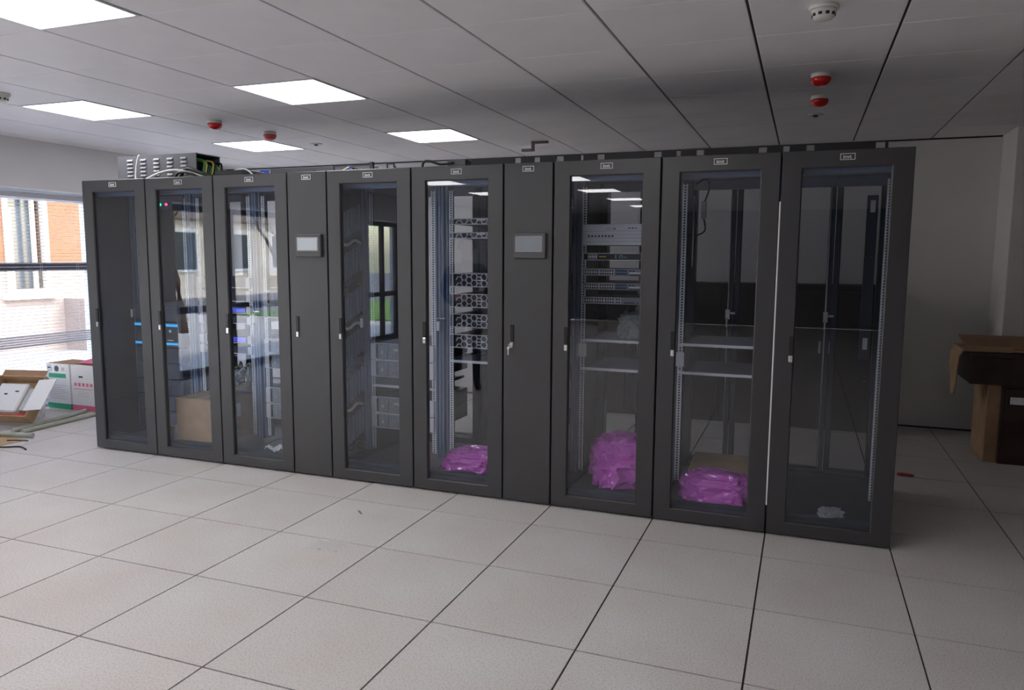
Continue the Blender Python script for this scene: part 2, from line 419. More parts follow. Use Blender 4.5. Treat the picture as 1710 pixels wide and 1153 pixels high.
def railf(b):
    x0, x1 = .052, .080
    box(b, x0, x0+.0085, .418, .4205, .12, 1.88); box(b, x1-.0085, x1, .418, .4205, .12, 1.88)
    z = .12
    while z < 1.87:
        box(b, x0+.0085, x1-.0085, .418, .4205, z, z+.0064); z += .01588
    box(b, x0-.002, x0, .4205, .46, .12, 1.88)
M_rail = mk(railf, 'galvanised')
M_railback = mk(boxes((.052, .080, .436, .438, .12, 1.88)), 'inner_black')
M_rdoor = mk(lambda b: ring(b, .012, .298, .05, RH-.02, .05, .262, .10, 1.92, 0, .03), 'steel_dark')
M_mesh = mk(boxes((.048, .264, .013, .015, .098, 1.922)), 'perforated')
M_rod = mk(lambda b: tube(b, [(.268, -.012, .10), (.268, -.012, 1.9)], .004, 6), 'galvanised')
M_latch = mk(lambda b: (box(b, .252, .284, -.035, -.008, 1.05, 1.12), box(b, .284, .318, -.030, -.014, 1.085, 1.103), box(b, .258, .272, -.045, -.035, 1.0, 1.06)), 'chrome', .003)
def mirrored(me):
    m2 = me.copy(); m2.transform(Matrix.Translation((.6, 0, 0)) @ Matrix.Scale(-1, 4, (1, 0, 0))); m2.flip_normals(); return m2
M_fpostR, M_mpostR, M_rpostR, M_railR, M_railbackR = [mirrored(m) for m in (M_fpost, M_mpost, M_rpost, M_rail, M_railback)]
M_rdoorR, M_meshR = mirrored(M_rdoor), mirrored(M_mesh)
M_side = mk(boxes((-.001, .001, .04, RD, .02, RH-.01)), 'charcoal')
def rack(x, label, left=False, right=False, handle=True, rod=True):
    t = thing('server_rack', label, 'server rack', (x, 0, 0), 'charcoal glass-door server racks in one row')
    d = link('door', M_door, t)
    link('glass_pane', M_glass, d); link('handle', M_handle, d); link('lock', M_lock, d)
    lp = link('logo_frame', M_logo, d, (.302, 0, 1.950)); link('logo_lettering', M_logotxt, d, (.300, -.0008, 1.949))
    link('top_panel', M_top, t); link('base_frame', M_base, t); link('top_beam', M_beam, t)
    for m, m2, n_ in ((M_fpost, M_fpostR, 'front_post'), (M_mpost, M_mpostR, 'middle_post'), (M_rpost, M_rpostR, 'rear_post'), (M_rail, M_railR, 'mounting_rail'), (M_railback, M_railbackR, 'rail_web')):
        link(n_, m, t); link(n_, m2, t)
    for m, mm, rl in ((M_rdoor, M_mesh, True), (M_rdoorR, M_meshR, False)):
        r_ = link('rear_door', m, t, (0, 1.115, 0)); link('perforated_panel', mm, r_)
        if rl and rod: link('lock_rod', M_rod, r_); link('latch', M_latch, r_)
    if left: link('side_panel', M_side, t, (.002, 0, 0))
    if right: link('side_panel', M_side, t, (.598, 0, 0))
    return t
RX = [0, .6, 1.2, 2.1, 2.7, 3.6, 4.2, 4.8]
RL = ['tall charcoal glass-door rack at the window end of the row, under the louvered box',
      'charcoal glass-door rack with a brown cardboard box standing inside, second from the window',
      'charcoal glass-door rack with silver servers and white paper, left of first cooling unit',
      'charcoal glass-door rack with four grey servers, right of the first cooling unit',
      'charcoal glass-door rack holding honeycomb-fronted servers, left of the second cooling unit',
      'charcoal glass-door rack holding network switches, right of the second cooling unit',
      'charcoal glass-door rack with two shelves and a cardboard box on purple wrap',
      'empty charcoal glass-door rack at the end of the row nearest the wooden desk']
racks = [rack(x, l, left=(i == 0), right=(i == 7)) for i, (x, l) in enumerate(zip(RX, RL))]
part('edge_strip', 'white_metal', boxes((-.0035, .0035, .002, .006, .16, 1.74)), racks[7])

# cooling units
def cooler(x, label, key):
    t = thing('cooling_unit', label, 'cooling unit', (x, 0, 0), 'narrow cooling units between the racks')
    d = part('door', 'charcoal', boxes((.004, .296, 0, .034, .012, RH)), t, bevel=.003)
    link('handle', M_handle, d, (-.028, 0, .0)); link('lock', M_lock, d, (-.028, 0, 0))
    link('logo_frame', M_logo, d, (.150, 0, 1.950)); link('logo_lettering', M_logotxt, d, (.148, -.0008, 1.949))
    part('cabinet_body', 'charcoal', boxes((.002, .298, .036, .14, .012, RH-.006), (.002, .298, .44, RD, .012, RH-.006), (.002, .298, .14, .44, .012, .1), (.002, .298, .14, .44, RH-.1, RH-.006), (.14, .16, .14, .44, .1, RH-.1)), t)
    b0 = part('display_bezel', 'bezel', boxes((.072, .263, -.022, .001, 1.447, 1.592)), t, bevel=.004)
    part('screen', 'lcd' if key else 'lcd_bright', boxes((.090, .236, -.0235, -.020, 1.491, 1.566)), b0)
    part('screen_border', 'lcd_edge', boxes((.082, .244, -.0232, -.020, 1.566, 1.573), (.082, .244, -.0232, -.020, 1.484, 1.491), (.082, .090, -.0232, -.020, 1.491, 1.566), (.236, .244, -.0232, -.020, 1.491, 1.566)), b0)
    for s in (0, 1):
        xa = .30 if s else 0
        for k in range(6):
            zc = .28+.28*k; sg = -1 if s else 1
            def fan(bm):
                for q in range(7):
                    y0 = .16+.04*q; xx = xa+sg*.012
                    v = box(bm, xx-.010, xx+.010, y0-.006, y0+.006, zc-.085, zc+.085)
                    for vv in v: vv.co.z += (vv.co.y-.28)*.35
            fg = part('fan_guard', 'steel_blue', fan, t)
            part('fan_duct', 'galvanised' if k % 2 else 'steel_dark', lambda bm: tube(bm, spline([(xa+sg*.03, .15, zc-.12), (xa+sg*.02, .24, zc-.155), (xa+sg*.02, .34, zc-.12), (xa+sg*.03, .43, zc-.14)], 4), .011, 6), t)
    if key:
        kk = thing('door_key', 'small metal key hanging in the lock of the second cooling unit', 'key', (x+.058, -.010, .944))
        part('key_blade', 'chrome', boxes((-.003, .003, -.022, -.001, -.002, .002)), kk)
        part('key_bow', 'chrome', lambda b: tube(b, [(.010*math.cos(a), -.024, .010*math.sin(a)) for a in [2*math.pi*q/12 for q in range(13)]], .002, 6), kk)
        part('spare_key', 'chrome', boxes((-.014, -.008, -.026, -.0235, -.055, -.008), (-.018, -.004, -.0265, -.024, -.022, -.008)), kk)
    return t
cooler(1.8, 'narrow charcoal cooling unit with plain keyless lock, beside the rack of grey servers', False)
cooler(3.3, 'narrow charcoal cooling unit with a key hanging in its door lock', True)

# ------------------------------------------------------------ equipment in the racks
YR = .414
def silver_server(x, z, h, label, dell=False, group='grey rack servers'):
    t = thing('rack_server', label, 'server', (x, 0, z), group)
    part('chassis', 'server_dark', boxes((.083, .517, YR+.006, 1.0, .002, h-.002)), t)
    part('front_bezel', 'server_silver', boxes((.095, .505, YR-.012, YR+.006, .004, h-.004)), t, bevel=.003)
    for xa in (.058, .503): part('ear', 'light_trim', boxes((xa, xa+.039, YR-.016, YR+.002, .002, h-.002)), t, bevel=.002)
    part('handle', 'ink', boxes((.104, .113, YR-.022, YR-.012, .012, h-.012)), t)
    part('emblem', 'light_trim', lambda b: tube(b, [(.145+.008*math.cos(a), YR-.013, h*.42+.008*math.sin(a)) for a in [2*math.pi*q/12 for q in range(13)]], .002, 5), t)
    part('edge_trim', 'light_trim', boxes((.083, .517, YR-.014, YR-.010, 0, .003), (.083, .517, YR-.014, YR-.010, h-.003, h)), t)
    for q in range(3): part('bay_divider', 'server_dark', boxes((.19+.1*q, .193+.1*q, YR-.0135, YR-.011, .008, h-.008)), t)
    if dell: link('lettering', text_mesh('DELL', .022, 'white_print'), t, (.262, YR-.016, h*.62))
G4 = 'grey servers in the rack right of the first cooling unit'
for z, h, l, d in ((.746, .115, 'grey server with white lettering, topmost in its rack right of the first cooling unit', True), (.628, .115, 'grey server without lettering, just above the light shelf', False),
                   (.372, .115, 'grey server with white lettering, just below the light shelf', True), (.268, .102, 'lowest grey server in the rack right of the first cooling unit', False)):
    silver_server(2.1, z, h, l, d, G4)
G3 = 'servers in the rack with the white paper'
for z, h, l in ((1.10, .10, 'topmost silver server in the rack with the white paper'), (1.005, .094, 'second silver server from the top in the rack with the white paper'),
                (.742, .108, 'silver server just below the dark gap in the rack with the white paper'), (.63, .11, 'fourth silver server from the top in the rack with the white paper'),
                (.372, .12, 'second-lowest silver server in the rack with the white paper'), (.258, .112, 'lowest silver server in the rack with the white paper')):
    silver_server(1.2, z, h, l, False, G3)
G2 = 'dark servers above the cardboard box'
for z, h, l, disp in ((1.21, .085, 'dark server at the top of the stack above the cardboard box', 0), (1.11, .085, 'dark server with light bar above the blue-lit servers', 0), (1.02, .06, 'dark server with blue display, upper of two, above the cardboard box', 1), (.945, .06, 'dark server between the two blue displays', 0), (.80, .06, 'dark server with blue display, lower of two, above the cardboard box', 1), (.72, .06, 'dark server below the blue displays, above the cable bundle', 0)):
    t = thing('rack_server', l, 'server', (.6, 0, z), G2)
    part('chassis', 'server_dark', boxes((.083, .517, YR+.006, .95, .002, h-.002)), t)
    part('front_bezel', 'ups_blue', boxes((.095, .505, YR-.012, YR+.006, .004, h-.004)), t, bevel=.002)
    part('ear', 'light_trim', boxes((.058, .095, YR-.014, YR+.002, .002, h-.002)), t); part('ear', 'light_trim', boxes((.505, .542, YR-.014, YR+.002, .002, h-.002)), t)
    part('light_bar', 'light_trim', boxes((.33, .50, YR-.015, YR-.011, .004, .010)), t)
    if disp: part('display', 'blue_display', boxes((.36, .49, YR-.015, YR-.011, .016, h-.012)), t)
def hexserver(x, z, h, label, rows):
    t = thing('honeycomb_server', label, 'server', (x, 0, z), 'honeycomb-fronted servers in one rack')
    part('chassis', 'server_dark', boxes((.083, .517, YR+.012, 1.0, .002, h-.002)), t)
    part('drive_backplate', 'server_back', boxes((.10, .50, YR+.006, YR+.012, .003, h-.003)), t)
    part('outline', 'light_trim', boxes((.058, .542, YR-.008, YR+.006, 0, .0045), (.058, .542, YR-.008, YR+.006, h-.0045, h), (.058, .061, YR-.008, YR+.004, .004, h-.004), (.078, .083, YR-.008, YR+.004, .004, h-.004), (.517, .522, YR-.008, YR+.004, .004, h-.004)), t)
    part('ear', 'steel_blue', boxes((.061, .072, YR-.004, YR+.003, .006, h-.006)), t); part('ear', 'steel_blue', boxes((.522, .540, YR-.004, YR+.003, .006, h-.006)), t)
    def hx(bm):
        R = .0235; w_ = R*1.5; hh = R*math.sqrt(3); i = 0; X = .128
        def seg(p, q):
            d = Vector((q[0]-p[0], q[1]-p[1])); n_ = Vector((-d.y, d.x)).normalized()*.0022
            pr = [(p[0]+n_.x, p[1]+n_.y), (q[0]+n_.x, q[1]+n_.y), (q[0]-n_.x, q[1]-n_.y), (p[0]-n_.x, p[1]-n_.y)]
            A = [bm.verts.new((a, YR-.008, c)) for a, c in pr]; B = [bm.verts.new((a, YR+.004, c)) for a, c in pr]
            bm.faces.new(A); bm.faces.new(B[::-1])
            for k in range(4): bm.faces.new((A[k], A[(k+1) % 4], B[(k+1) % 4], B[k]))
        def clip(p, q, lo, hi):
            if p[1] > q[1]: p, q = q, p
            if q[1] <= lo or p[1] >= hi: return None
            f = lambda z_: (p[0]+(q[0]-p[0])*(z_-p[1])/(q[1]-p[1]), z_)
            if p[1] < lo: p = f(lo)
            if q[1] > hi: q = f(hi)
            return p, q
        zc = h*.5 if rows == 2 else .006
        while X < .50:
            for m in range(-2, 4):
                cz = zc + m*hh + (hh/2 if i % 2 else 0)
                v = [(X+R*math.cos(a), cz+R*math.sin(a)) for a in [math.pi/3*q for q in range(6)]]
                for q in (0, 1, 2):
                    s_ = clip(v[q], v[q+1], .003, h-.003)
                    if s_ and max(s_[0][0], s_[1][0]) < .517: seg(*s_)
            X += w_; i += 1
    part('honeycomb_grille', 'light_trim', hx, t)
    part('name_bar', 'white_metal', boxes((.255, .315, YR-.011, YR-.007, h*.5-.003 if rows == 2 else h*.6, h*.5+.003 if rows == 2 else h*.6+.009)), t)
for i, (z, h) in enumerate(((1.660, .040), (1.571, .040))):
    hexserver(2.7, z, h, ('upper' if i == 0 else 'lower')+' of two slim silver-outlined servers above the honeycomb servers', 1)
for z, l in ((1.258, 'topmost thick honeycomb-fronted server in its rack'), (1.124, 'second thick honeycomb-fronted server from the top'), (.992, 'third thick honeycomb-fronted server from the top'), (.857, 'lowest thick honeycomb-fronted server, above the thin shelf')):
    hexserver(2.7, z, .0895, l, 2)

def shelf(x, z, label, m='white_metal'):
    t = thing('rack_shelf', label, 'shelf', (x, 0, z), 'thin metal rack shelves')
    part('tray', 'steel_blue', boxes((.085, .515, YR+.004, .95, 0, .003)), t)
    part('front_lip', m, boxes((.062, .538, YR-.010, YR+.004, -.010, .006)), t)
    for xa in (.085, .512): part('side_lip', 'steel_blue', boxes((xa, xa+.003, YR+.004, .95, .003, .02)), t)
shelf(2.1, .565, 'light metal shelf between two pairs of grey servers', 'white_metal')
shelf(2.7, .768, 'light metal shelf below the honeycomb servers')
shelf(3.6, .948, 'upper light shelf below the network switches, with crumpled plastic on it')
shelf(3.6, .771, 'lower bare shelf in the rack of network switches')
shelf(4.2, .948, 'upper bare shelf in the rack with cardboard on purple wrap')
shelf(4.2, .780, 'lower bare shelf in the rack with cardboard on purple wrap')

# network rack
t = thing('white_chassis', 'white two-tone network chassis with a row of eight ports, topmost device above the switches', 'network device', (3.6, 0, 1.528))
part('body', 'server_dark', boxes((.083, .517, YR+.004, .85, .003, .123)), t)
part('face_plate', 'white_metal', boxes((.062, .538, YR-.008, YR+.004, 0, .126)), t, bevel=.002)
for q in range(4): part('groove', 'switch_grey', boxes((.066, .534, YR-.0088, YR-.006, .021+.021*q, .0225+.021*q)), t)
for q in range(8): part('port', 'port_black', boxes((.092+.021*q, .103+.021*q, YR-.0092, YR-.006, .049, .059)), t)
part('badge', 'switch_grey', boxes((.205, .262, YR-.0092, YR-.006, .092, .104)), t); part('badge_face', 'white_metal', boxes((.207, .250, YR-.0096, YR-.006, .094, .102)), t)
for q, m in enumerate(('ink', 'ink', 'red_print')): part('button', m, boxes((.340+.02*q, .352+.02*q, YR-.0095, YR-.006, .098, .104)), t)
t = thing('firewall_box', 'slim dark device with pale outline, white port block and yellow strip, above the switches', 'network device', (3.6, 0, 1.437))
part('body', 'server_dark', boxes((.083, .517, YR+.002, .75, .001, .043)), t)
part('outline', 'light_trim', boxes((.062, .538, YR-.004, YR+.002, 0, .004), (.062, .538, YR-.004, YR+.002, .040, .044), (.062, .066, YR-.004, YR+.002, .004, .040), (.534, .538, YR-.004, YR+.002, .004, .040)), t)
part('face', 'inner_black', boxes((.066, .534, YR-.001, YR+.002, .004, .040)), t)
pb = part('port_block', 'white_metal', boxes((.093, .150, YR-.004, YR-.001, .008, .036)), t)
for q in range(4):
    for zz in (.010, .025): part('port', 'port_black', boxes((.096+.0135*q, .105+.0135*q, YR-.0048, YR-.003, zz, zz+.008)), pb)
part('yellow_strip', 'yellow', boxes((.162, .206, YR-.003, YR-.001, .019, .026)), t)
part('status_mark', 'teal_print', boxes((.262, .268, YR-.003, YR-.001, .012, .034), (.288, .292, YR-.003, YR-.001, .012, .032), (.292, .305, YR-.003, YR-.001, .028, .032), (.303, .307, YR-.003, YR-.001, .012, .032), (.312, .335, YR-.003, YR-.001, .018, .021)), t)
def switch(z, label, kind):
    t = thing('network_switch', label, 'network switch', (3.6, 0, z), 'grey network switches in one rack')
    part('body', 'server_dark', boxes((.083, .517, YR+.004, .72, .001, .043)), t)
    part('face', 'switch_grey', boxes((.062, .538, YR-.004, YR+.004, 0, .044)), t, bevel=.0015)
    def ports(name, m, n_, xs, dx):
        blk = part(name, m, boxes((xs-.003, xs+dx*n_+.001, YR-.007, YR-.003, .003, .041)), t)
        def pp(bm):
            for q in range(n_):
                for zz in (.007, .025): box(bm, xs+dx*q+.0015, xs+dx*q+dx-.0045, YR-.0078, YR-.006, zz, zz+.011)
        for q in range(n_):
            for zz in (.007, .025): part('port', 'port_black', boxes((xs+dx*q+.0015, xs+dx*q+dx-.004, YR-.0078, YR-.006, zz, zz+.011)), blk)
    if kind == 0:
        ports('port_block', 'switch_silver', 6, .076, .0148); ports('port_block', 'switch_silver', 6, .170, .0148)
        part('slot_plate', 'steel_blue', boxes((.264, .342, YR-.006, YR-.003, .003, .041)), t)
        for zz in (.010, .027): part('slot', 'port_black', boxes((.270, .336, YR-.0068, YR-.005, zz, zz+.007)), t)
        part('console_port', 'port_black', boxes((.353, .363, YR-.006, YR-.003, .025, .034)), t); part('console_port', 'port_black', boxes((.372, .382, YR-.006, YR-.003, .025, .034)), t)
        part('maker_plate', 'light_trim', boxes((.350, .420, YR-.0055, YR-.0035, .014, .023)), t); part('slot', 'port_black', boxes((.350, .420, YR-.0055, YR-.0035, .004, .009)), t)
    else:
        for q in range(3): ports('port_block', 'switch_silver', 4, .074+.065*q, .0150)
        ports('port_block', 'switch_silver', 2, .272, .0150)
        part('slot', 'port_black', boxes((.320, .388, YR-.006, YR-.0035, .008, .014)), t); part('console_port', 'port_black', boxes((.400, .408, YR-.006, YR-.0035, .006, .014)), t)
switch(1.344, 'uppermost grey network switch, just below the slim dark device', 0)
switch(1.258, 'middle grey network switch of three', 0)
switch(1.172, 'lowest grey network switch, with four short port blocks', 1)

# rack one: power panel with lamps, uninterruptible power supply and its battery modules
t = thing('power_panel', 'dark power panel with a green and a red lamp, seen beside the cardboard-box rack', 'power panel', (0, 0, 1.79))
part('panel', 'ups_blue', boxes((.06, .54, YR-.004, YR+.004, 0, .11)), t, bevel=.002)
for xa, m in ((.325, 'led_green'), (.385, 'led_red')):
    lp = part('lamp_bezel', 'black_plastic', lambda b: tube(b, [(xa, YR-.004, .045), (xa, YR-.010, .045)], .013, 12), t)
    part('lamp', m, lambda b: tube(b, [(xa, YR-.008, .045), (xa, YR-.016, .045), (xa, YR-.019, .045)], [.009, .009, .004], 12), lp)
YU = .345
def module(z, h, label, disp=False):
    t = thing('ups_display_unit' if disp else 'battery_module', label, 'power supply' if disp else 'battery', (0, 0, z), None if disp else 'dark blue battery modules')
    part('housing', 'ups_blue', boxes((.07, .53, YU, .95, 0, h-.008)), t, bevel=.004)
    if disp:
        part('upper_stripe', 'cyan_glow', boxes((.07, .50, YU-.004, YU, h-.040, h-.022)), t); part('lower_stripe', 'cyan_glow', boxes((.07, .50, YU-.004, YU, .018, .034)), t)
        p = part('control_panel', 'server_dark', boxes((.09, .50, YU-.006, YU, .042, h-.046)), t)
        part('screen', 'switch_silver', boxes((.34, .37, YU-.008, YU-.005, .055, h-.06)), p); part('button_row', 'light_trim', boxes((.40, .46, YU-.008, YU-.005, .052, .058)), p); part('knob', 'light_trim', boxes((.42, .44, YU-.008, YU-.005, h-.085, h-.065)), p)
    else:
        part('pull_bar', 'steel_dark', boxes((.10, .50, YU-.008, YU, h-.022, h-.014)), t)
BN = ['lowest', 'second-lowest', 'third-lowest', 'fourth-lowest', 'fifth-lowest']
for k in range(5): module(.125+.125*k, .125, BN[k]+' dark blue battery module under the cyan-striped unit')
module(.75, .20, 'dark blue power supply unit with two cyan stripes and small screen', True)
module(.95, .13, 'dark blue module on top of the cyan-striped power supply')

# keys hung on the posts, tags, latches
for x, l in ((.010, 'small key hanging on post inside the rack at the window end'), (1.19, 'small key hanging on post of the rack with the white paper'), (2.105, 'small key hanging on post beside the first cooling unit'), (2.69, 'small key hanging on post of the rack with honeycomb servers')):
    t = thing('hanging_key', l, 'key', (x, .375, 1.04), 'small keys hanging inside the racks')
    part('key_ring', 'chrome', lambda b: tube(b, [(.012*math.cos(a), 0, .012*math.sin(a)) for a in [2*math.pi*q/12 for q in range(13)]], .0025, 6), t)
    part('key_tag', 'white_metal', boxes((-.012, .010, -.004, .004, -.075, -.010)), t, bevel=.003)
    part('hook', 'chrome', boxes((-.003, .003, 0, .04, .008, .014), (.012, .05, -.002, .002, .006, .011)), t)
for x, z0, z1, l in ((3.655, .845, .925, 'white paper tag on the mounting rail beside the two shelves under the switches'), (4.252, .815, .90, 'white paper tag on the mounting rail of the rack with cardboard on purple wrap')):
    tag(part('paper_tag', 'paper', boxes((x-.012, x+.038, .405, .408, z0, z1)), bevel=.0008), l, 'tag', 'white tags on the rails')
for z0, z1, l in ((1.73, 1.80, 'upper white sticker on the rear post of the empty end rack'), (.91, .98, 'lower white sticker on the rear post of the empty end rack')):
    tag(part('post_sticker', 'paper', boxes((5.278, 5.305, .905, .909, z0, z1))), l, 'sticker', 'white stickers on a post')
part('cable_bracket', 'steel_dark', boxes((.46, .52, .909, .935, .85, 1.83)), racks[7])
for z in (1.50, 1.47, .75, .72, .62): part('bolt', 'chrome', lambda b: tube(b, [(.50, .905, z), (.50, .910, z)], .005, 8), racks[7])
for rk in (5, 6, 7):
    for q, xx in enumerate((.10, .20, .30, .41)): part('bolt', 'chrome', lambda b: tube(b, [(xx, .098, RH-.06-.01*(q % 2)), (xx, .090, RH-.06-.01*(q % 2))], .006, 8), racks[rk])
t = thing('wall_socket_box', 'white cable box with black lead inside the shelf rack with cardboard on purple wrap', 'cable box', (4.30, .86, 1.70))
part('box_body', 'white_metal', boxes((0, .035, 0, .02, 0, .11)), t, bevel=.003)
part('lead', 'cable_black', lambda b: tube(b, spline([(.02, .01, .1), (.05, 0, .2), (.02, .02, .25), (-.04, .05, .22)], 5), .006, 6), t)
part('tail', 'cable_black', lambda b: tube(b, spline([(.02, .01, 0), (.03, 0, -.07), (-.02, .0, -.10), (-.12, .02, -.09)], 5), .005, 6), t)
t = thing('lock_rod_front', 'thin pale rod standing upright inside the shelf rack beside the mounting rail', 'rod', (4.30, .55, 1.0))
part('rod', 'galvanised', lambda b: tube(b, [(0, 0, .40), (0, 0, .82)], .004, 6), t)

# crumpled things
def crumple(name, m, size, loc, label, cat, seed=1, amp=.3, rotz=0, group=None, sub=5, flat=.35):
    bm = bmesh.new(); bmesh.ops.create_icosphere(bm, subdivisions=sub, radius=1)
    for v in bm.verts:
        p = v.co.copy(); d = p.normalized()
        b = Vector((math.copysign(abs(d.x)**.62, d.x), math.copysign(abs(d.y)**.62, d.y), math.copysign(abs(d.z)**.75, d.z)))
        o_ = Vector((seed*7.1, seed*3.3, seed*1.7))
        n1 = 1-abs(noise.noise(d*1.9+o_))*2.2; n2 = 1-abs(noise.noise(d*4.3+o_))*2.2; n3 = 1-abs(noise.noise(d*9.5+o_))*2.2
        b *= 1+amp*(.42*(n1-.6)+.24*(n2-.6)+.12*(n3-.6))
        zb = max(b.z, -flat)
        v.co = Vector((b.x*size[0], b.y*size[1], (zb+flat)/(1+flat)*size[2]))
    bmesh.ops.recalc_face_normals(bm, faces=bm.faces)
    me = mesh_of(bm, m); mn = min(v.co.z for v in me.vertices)
    for v in me.vertices: v.co.z -= mn
    return tag(link(name, me, None, loc, (0, 0, rotz)), label, cat, group)
crumple('plastic_wrap', 'purple_film', (.20, .17, .115), (3.0, .30, .101), 'crumpled purple plastic wrap lying under the honeycomb servers', 'plastic wrap', 3, .5, .1, 'crumpled purple plastic wraps')
crumple('plastic_wrap', 'purple_film', (.20, .20, .27), (3.955, .36, .101), 'peaked heap of magenta plastic wrap below the shelves under the network switches', 'plastic wrap', 5, .5, .3, 'crumpled purple plastic wraps')
crumple('plastic_wrap', 'purple_film', (.205, .13, .15), (4.52, .235, .101), 'purple plastic wrap under the brown cardboard box in the shelf rack', 'plastic wrap', 9, .32, 0, 'crumpled purple plastic wraps')
cb = part('cardboard_box', 'cardboard', boxes((-.19, .19, -.22, .22, 0, .12)), bevel=.006, loc=(4.52, .57, .085), rot=(.06, 0, .03)); tag(cb, 'flat brown cardboard box lying on purple wrap in the shelf rack', 'cardboard box')
crumple('plastic_bag', 'clear_film', (.065, .035, .045), (5.12, .13, .101), 'small crumpled white plastic bag on the floor of the empty end rack', 'plastic bag', 11, .7, .4, None, 4)
crumple('plastic_sheet', 'clear_film', (.10, .10, .16), (3.95, .60, .953), 'crumpled clear plastic lying on the upper shelf under the network switches', 'plastic wrap', 13, .7, .2, None, 4)
def pap(bm):
    g = [[bm.verts.new((-.10+.02*i, -.045+.015*j, .012*math.sin(i*1.1+j*.7)+.014*((i*3+j) % 2))) for j in range(7)] for i in range(11)]
    for i in range(10):
        for j in range(6): bm.faces.new((g[i][j], g[i+1][j], g[i+1][j+1], g[i][j+1]))
pp = part('paper_sheet', 'paper', pap, loc=(1.60, .115, .120)); tag(pp, 'crumpled white paper on the floor of a rack, below the silver servers', 'paper')
sv = pp.modifiers.new('thick', 'SOLIDIFY'); sv.thickness = .001

# cardboard box standing in the second rack
t = thing('cardboard_box', 'closed brown cardboard box with white label and green mark standing inside a rack', 'cardboard box', (.86, .34, .046), None, (0, 0, .06))
part('carton', 'cardboard', boxes((-.20, .20, -.21, .21, .055, .37)), t, bevel=.004)
part('tape', 'brown_tape', boxes((-.03, .03, -.2115, .2115, .36, .371)), t)
part('shipping_label', 'paper', boxes((.2, .2015, -.12, 0, .22, .32)), t); part('label_print', 'teal_print', boxes((.2012, .2022, -.09, -.04, .24, .30)), t)
part('green_mark', 'green_print', lambda b: tube(b, [(.2012, -.07+.035*math.cos(a), .13+.035*math.sin(a)) for a in [2*math.pi*q/16 for q in range(17)]], .005, 6), t)
part('green_mark_centre', 'green_print', boxes((.2, .2018, -.083, -.057, .113, .147)), t)
crumple('plastic_strip', 'clear_film', (.02, .02, .17), (.665, .13, .05), 'thin strip of clear plastic hanging down the corner of the boxed carton', 'plastic wrap', 21, .8, 0, None, 4)
t = thing('cable_bundle', 'tangle of white, black and yellow cables above the boxed carton in a rack', 'cables', (.95, .38, .45))
for q in range(14):
    a = random.random(); m = ['cable_black', 'cable_white', 'cable_black', 'cable_yellow', 'cable_black'][q % 5]
    pts = [(-.1+.28*random.random(), -.03+.06*random.random(), .02+.20*random.random()) for _ in range(5)]
    part('cable', m, lambda b: tube(b, spline(pts, 5), .005, 6), t)
part('cable_shelf', 'steel_dark', boxes((-.26, .17, .03, .4, -.012, -.006)), t)
crumple('plastic_bag', 'clear_film', (.06, .05, .12), (.98, .335, .50), 'grey plastic bag hanging among the cables above the boxed carton', 'plastic bag', 31, .4, 0, None, 4)

# ------------------------------------------------------------ on top of the racks
ZR = RH-.006
t = thing('louvered_box', 'dark grey louvered metal box with coloured wires at its end, on top of the racks', 'metal box', (.06, .27, ZR+.001))
def shell(b):
    box(b, 0, .755, 0, .006, 0, .205); box(b, 0, .006, .006, .24, 0, .205); box(b, 0, .755, .234, .24, 0, .205); box(b, .006, .755, .006, .234, .199, .205); box(b, .006, .755, .006, .234, 0, .006)
part('shell', 'louver_grey', shell, t)
def lv(b):
    v = [(-.028, 0, -.006), (.028, 0, -.006), (.028, 0, .006), (-.028, 0, .006), (-.024, -.012, -.008), (.024, -.012, -.008)]
    V = [b.verts.new(p) for p in v]
    for f in ((0, 4, 5, 1), (3, 2, 5, 4), (0, 3, 4), (1, 5, 2)): b.faces.new([V[i] for i in f])
LVM = mk(lv, 'louver_light')
for i in range(5):
    for j in range(5): link('louver', LVM, t, (.13+.128*i, -.0005, .062+.028*j))
for q in range(9):
    m = ['cable_green', 'cable_yellow', 'cable_black'][q % 3]
    yy = .03+.022*q
    part('wire', m, lambda b: tube(b, spline([(.70, yy, .17-.01*(q % 3)), (.775, yy+.02, .15-.012*(q % 4)), (.79, yy, .08), (.77, yy-.01, .02)], 5), .008, 6), t)
def cable(name, m, pts, r, label, cat='cable', group=None):
    return tag(part(name, m, lambda b: tube(b, spline(pts, 6), r, 8)), label, cat, group)
cable('grey_conduit', 'paper_grey', [(.30, .255, 2.184), (.30, .24, 2.17), (.28, .235, 2.08), (.30, .22, 2.0), (.45, .20, 1.995)], .006, 'thin grey conduit bent down the front of the louvered box', 'conduit')
cable('white_cable', 'cable_white', [(.45, .15, 1.99), (.60, .14, 2.035), (.75, .14, 2.05), (.9, .15, 2.02), (1.0, .16, 1.99)], .009, 'white cable looping along rack tops before the louvered box', 'cable')
cable('black_cable', 'cable_black', [(.72, .20, 1.99), (.82, .17, 2.06), (.95, .16, 2.03), (1.08, .17, 1.99)], .012, 'thick black cable arching before the louvered box', 'cable')
cable('black_cable', 'cable_black', [(.76, .12, 1.99), (.80, .12, 2.03), (.90, .12, 2.02), (.98, .13, 1.99)], .009, 'short black cable beside the white cable on the rack tops', 'cable')
tag(part('flat_tray', 'black_plastic', boxes((1.10, 1.33, .14, .42, ZR+.001, 2.034)), bevel=.004), 'flat black tray lying on the rack right of the louvered box', 'tray')
cable('grey_lead', 'galvanised', [(1.2, .2, 2.035), (1.3, .2, 2.045), (1.38, .2, 2.0), (1.42, .2, 1.99)], .006, 'grey lead running off the flat black tray', 'cable')
t = thing('blue_connector', 'small blue cable connector standing on the rack tops beside the flat tray', 'connector', (1.42, .28, ZR+.001))
part('plug', 'cable_blue', boxes((-.014, .014, -.012, .012, 0, .05)), t, bevel=.003); part('strap', 'cable_blue', boxes((-.05, .022, -.008, .008, .05, .062)), t, bevel=.003)
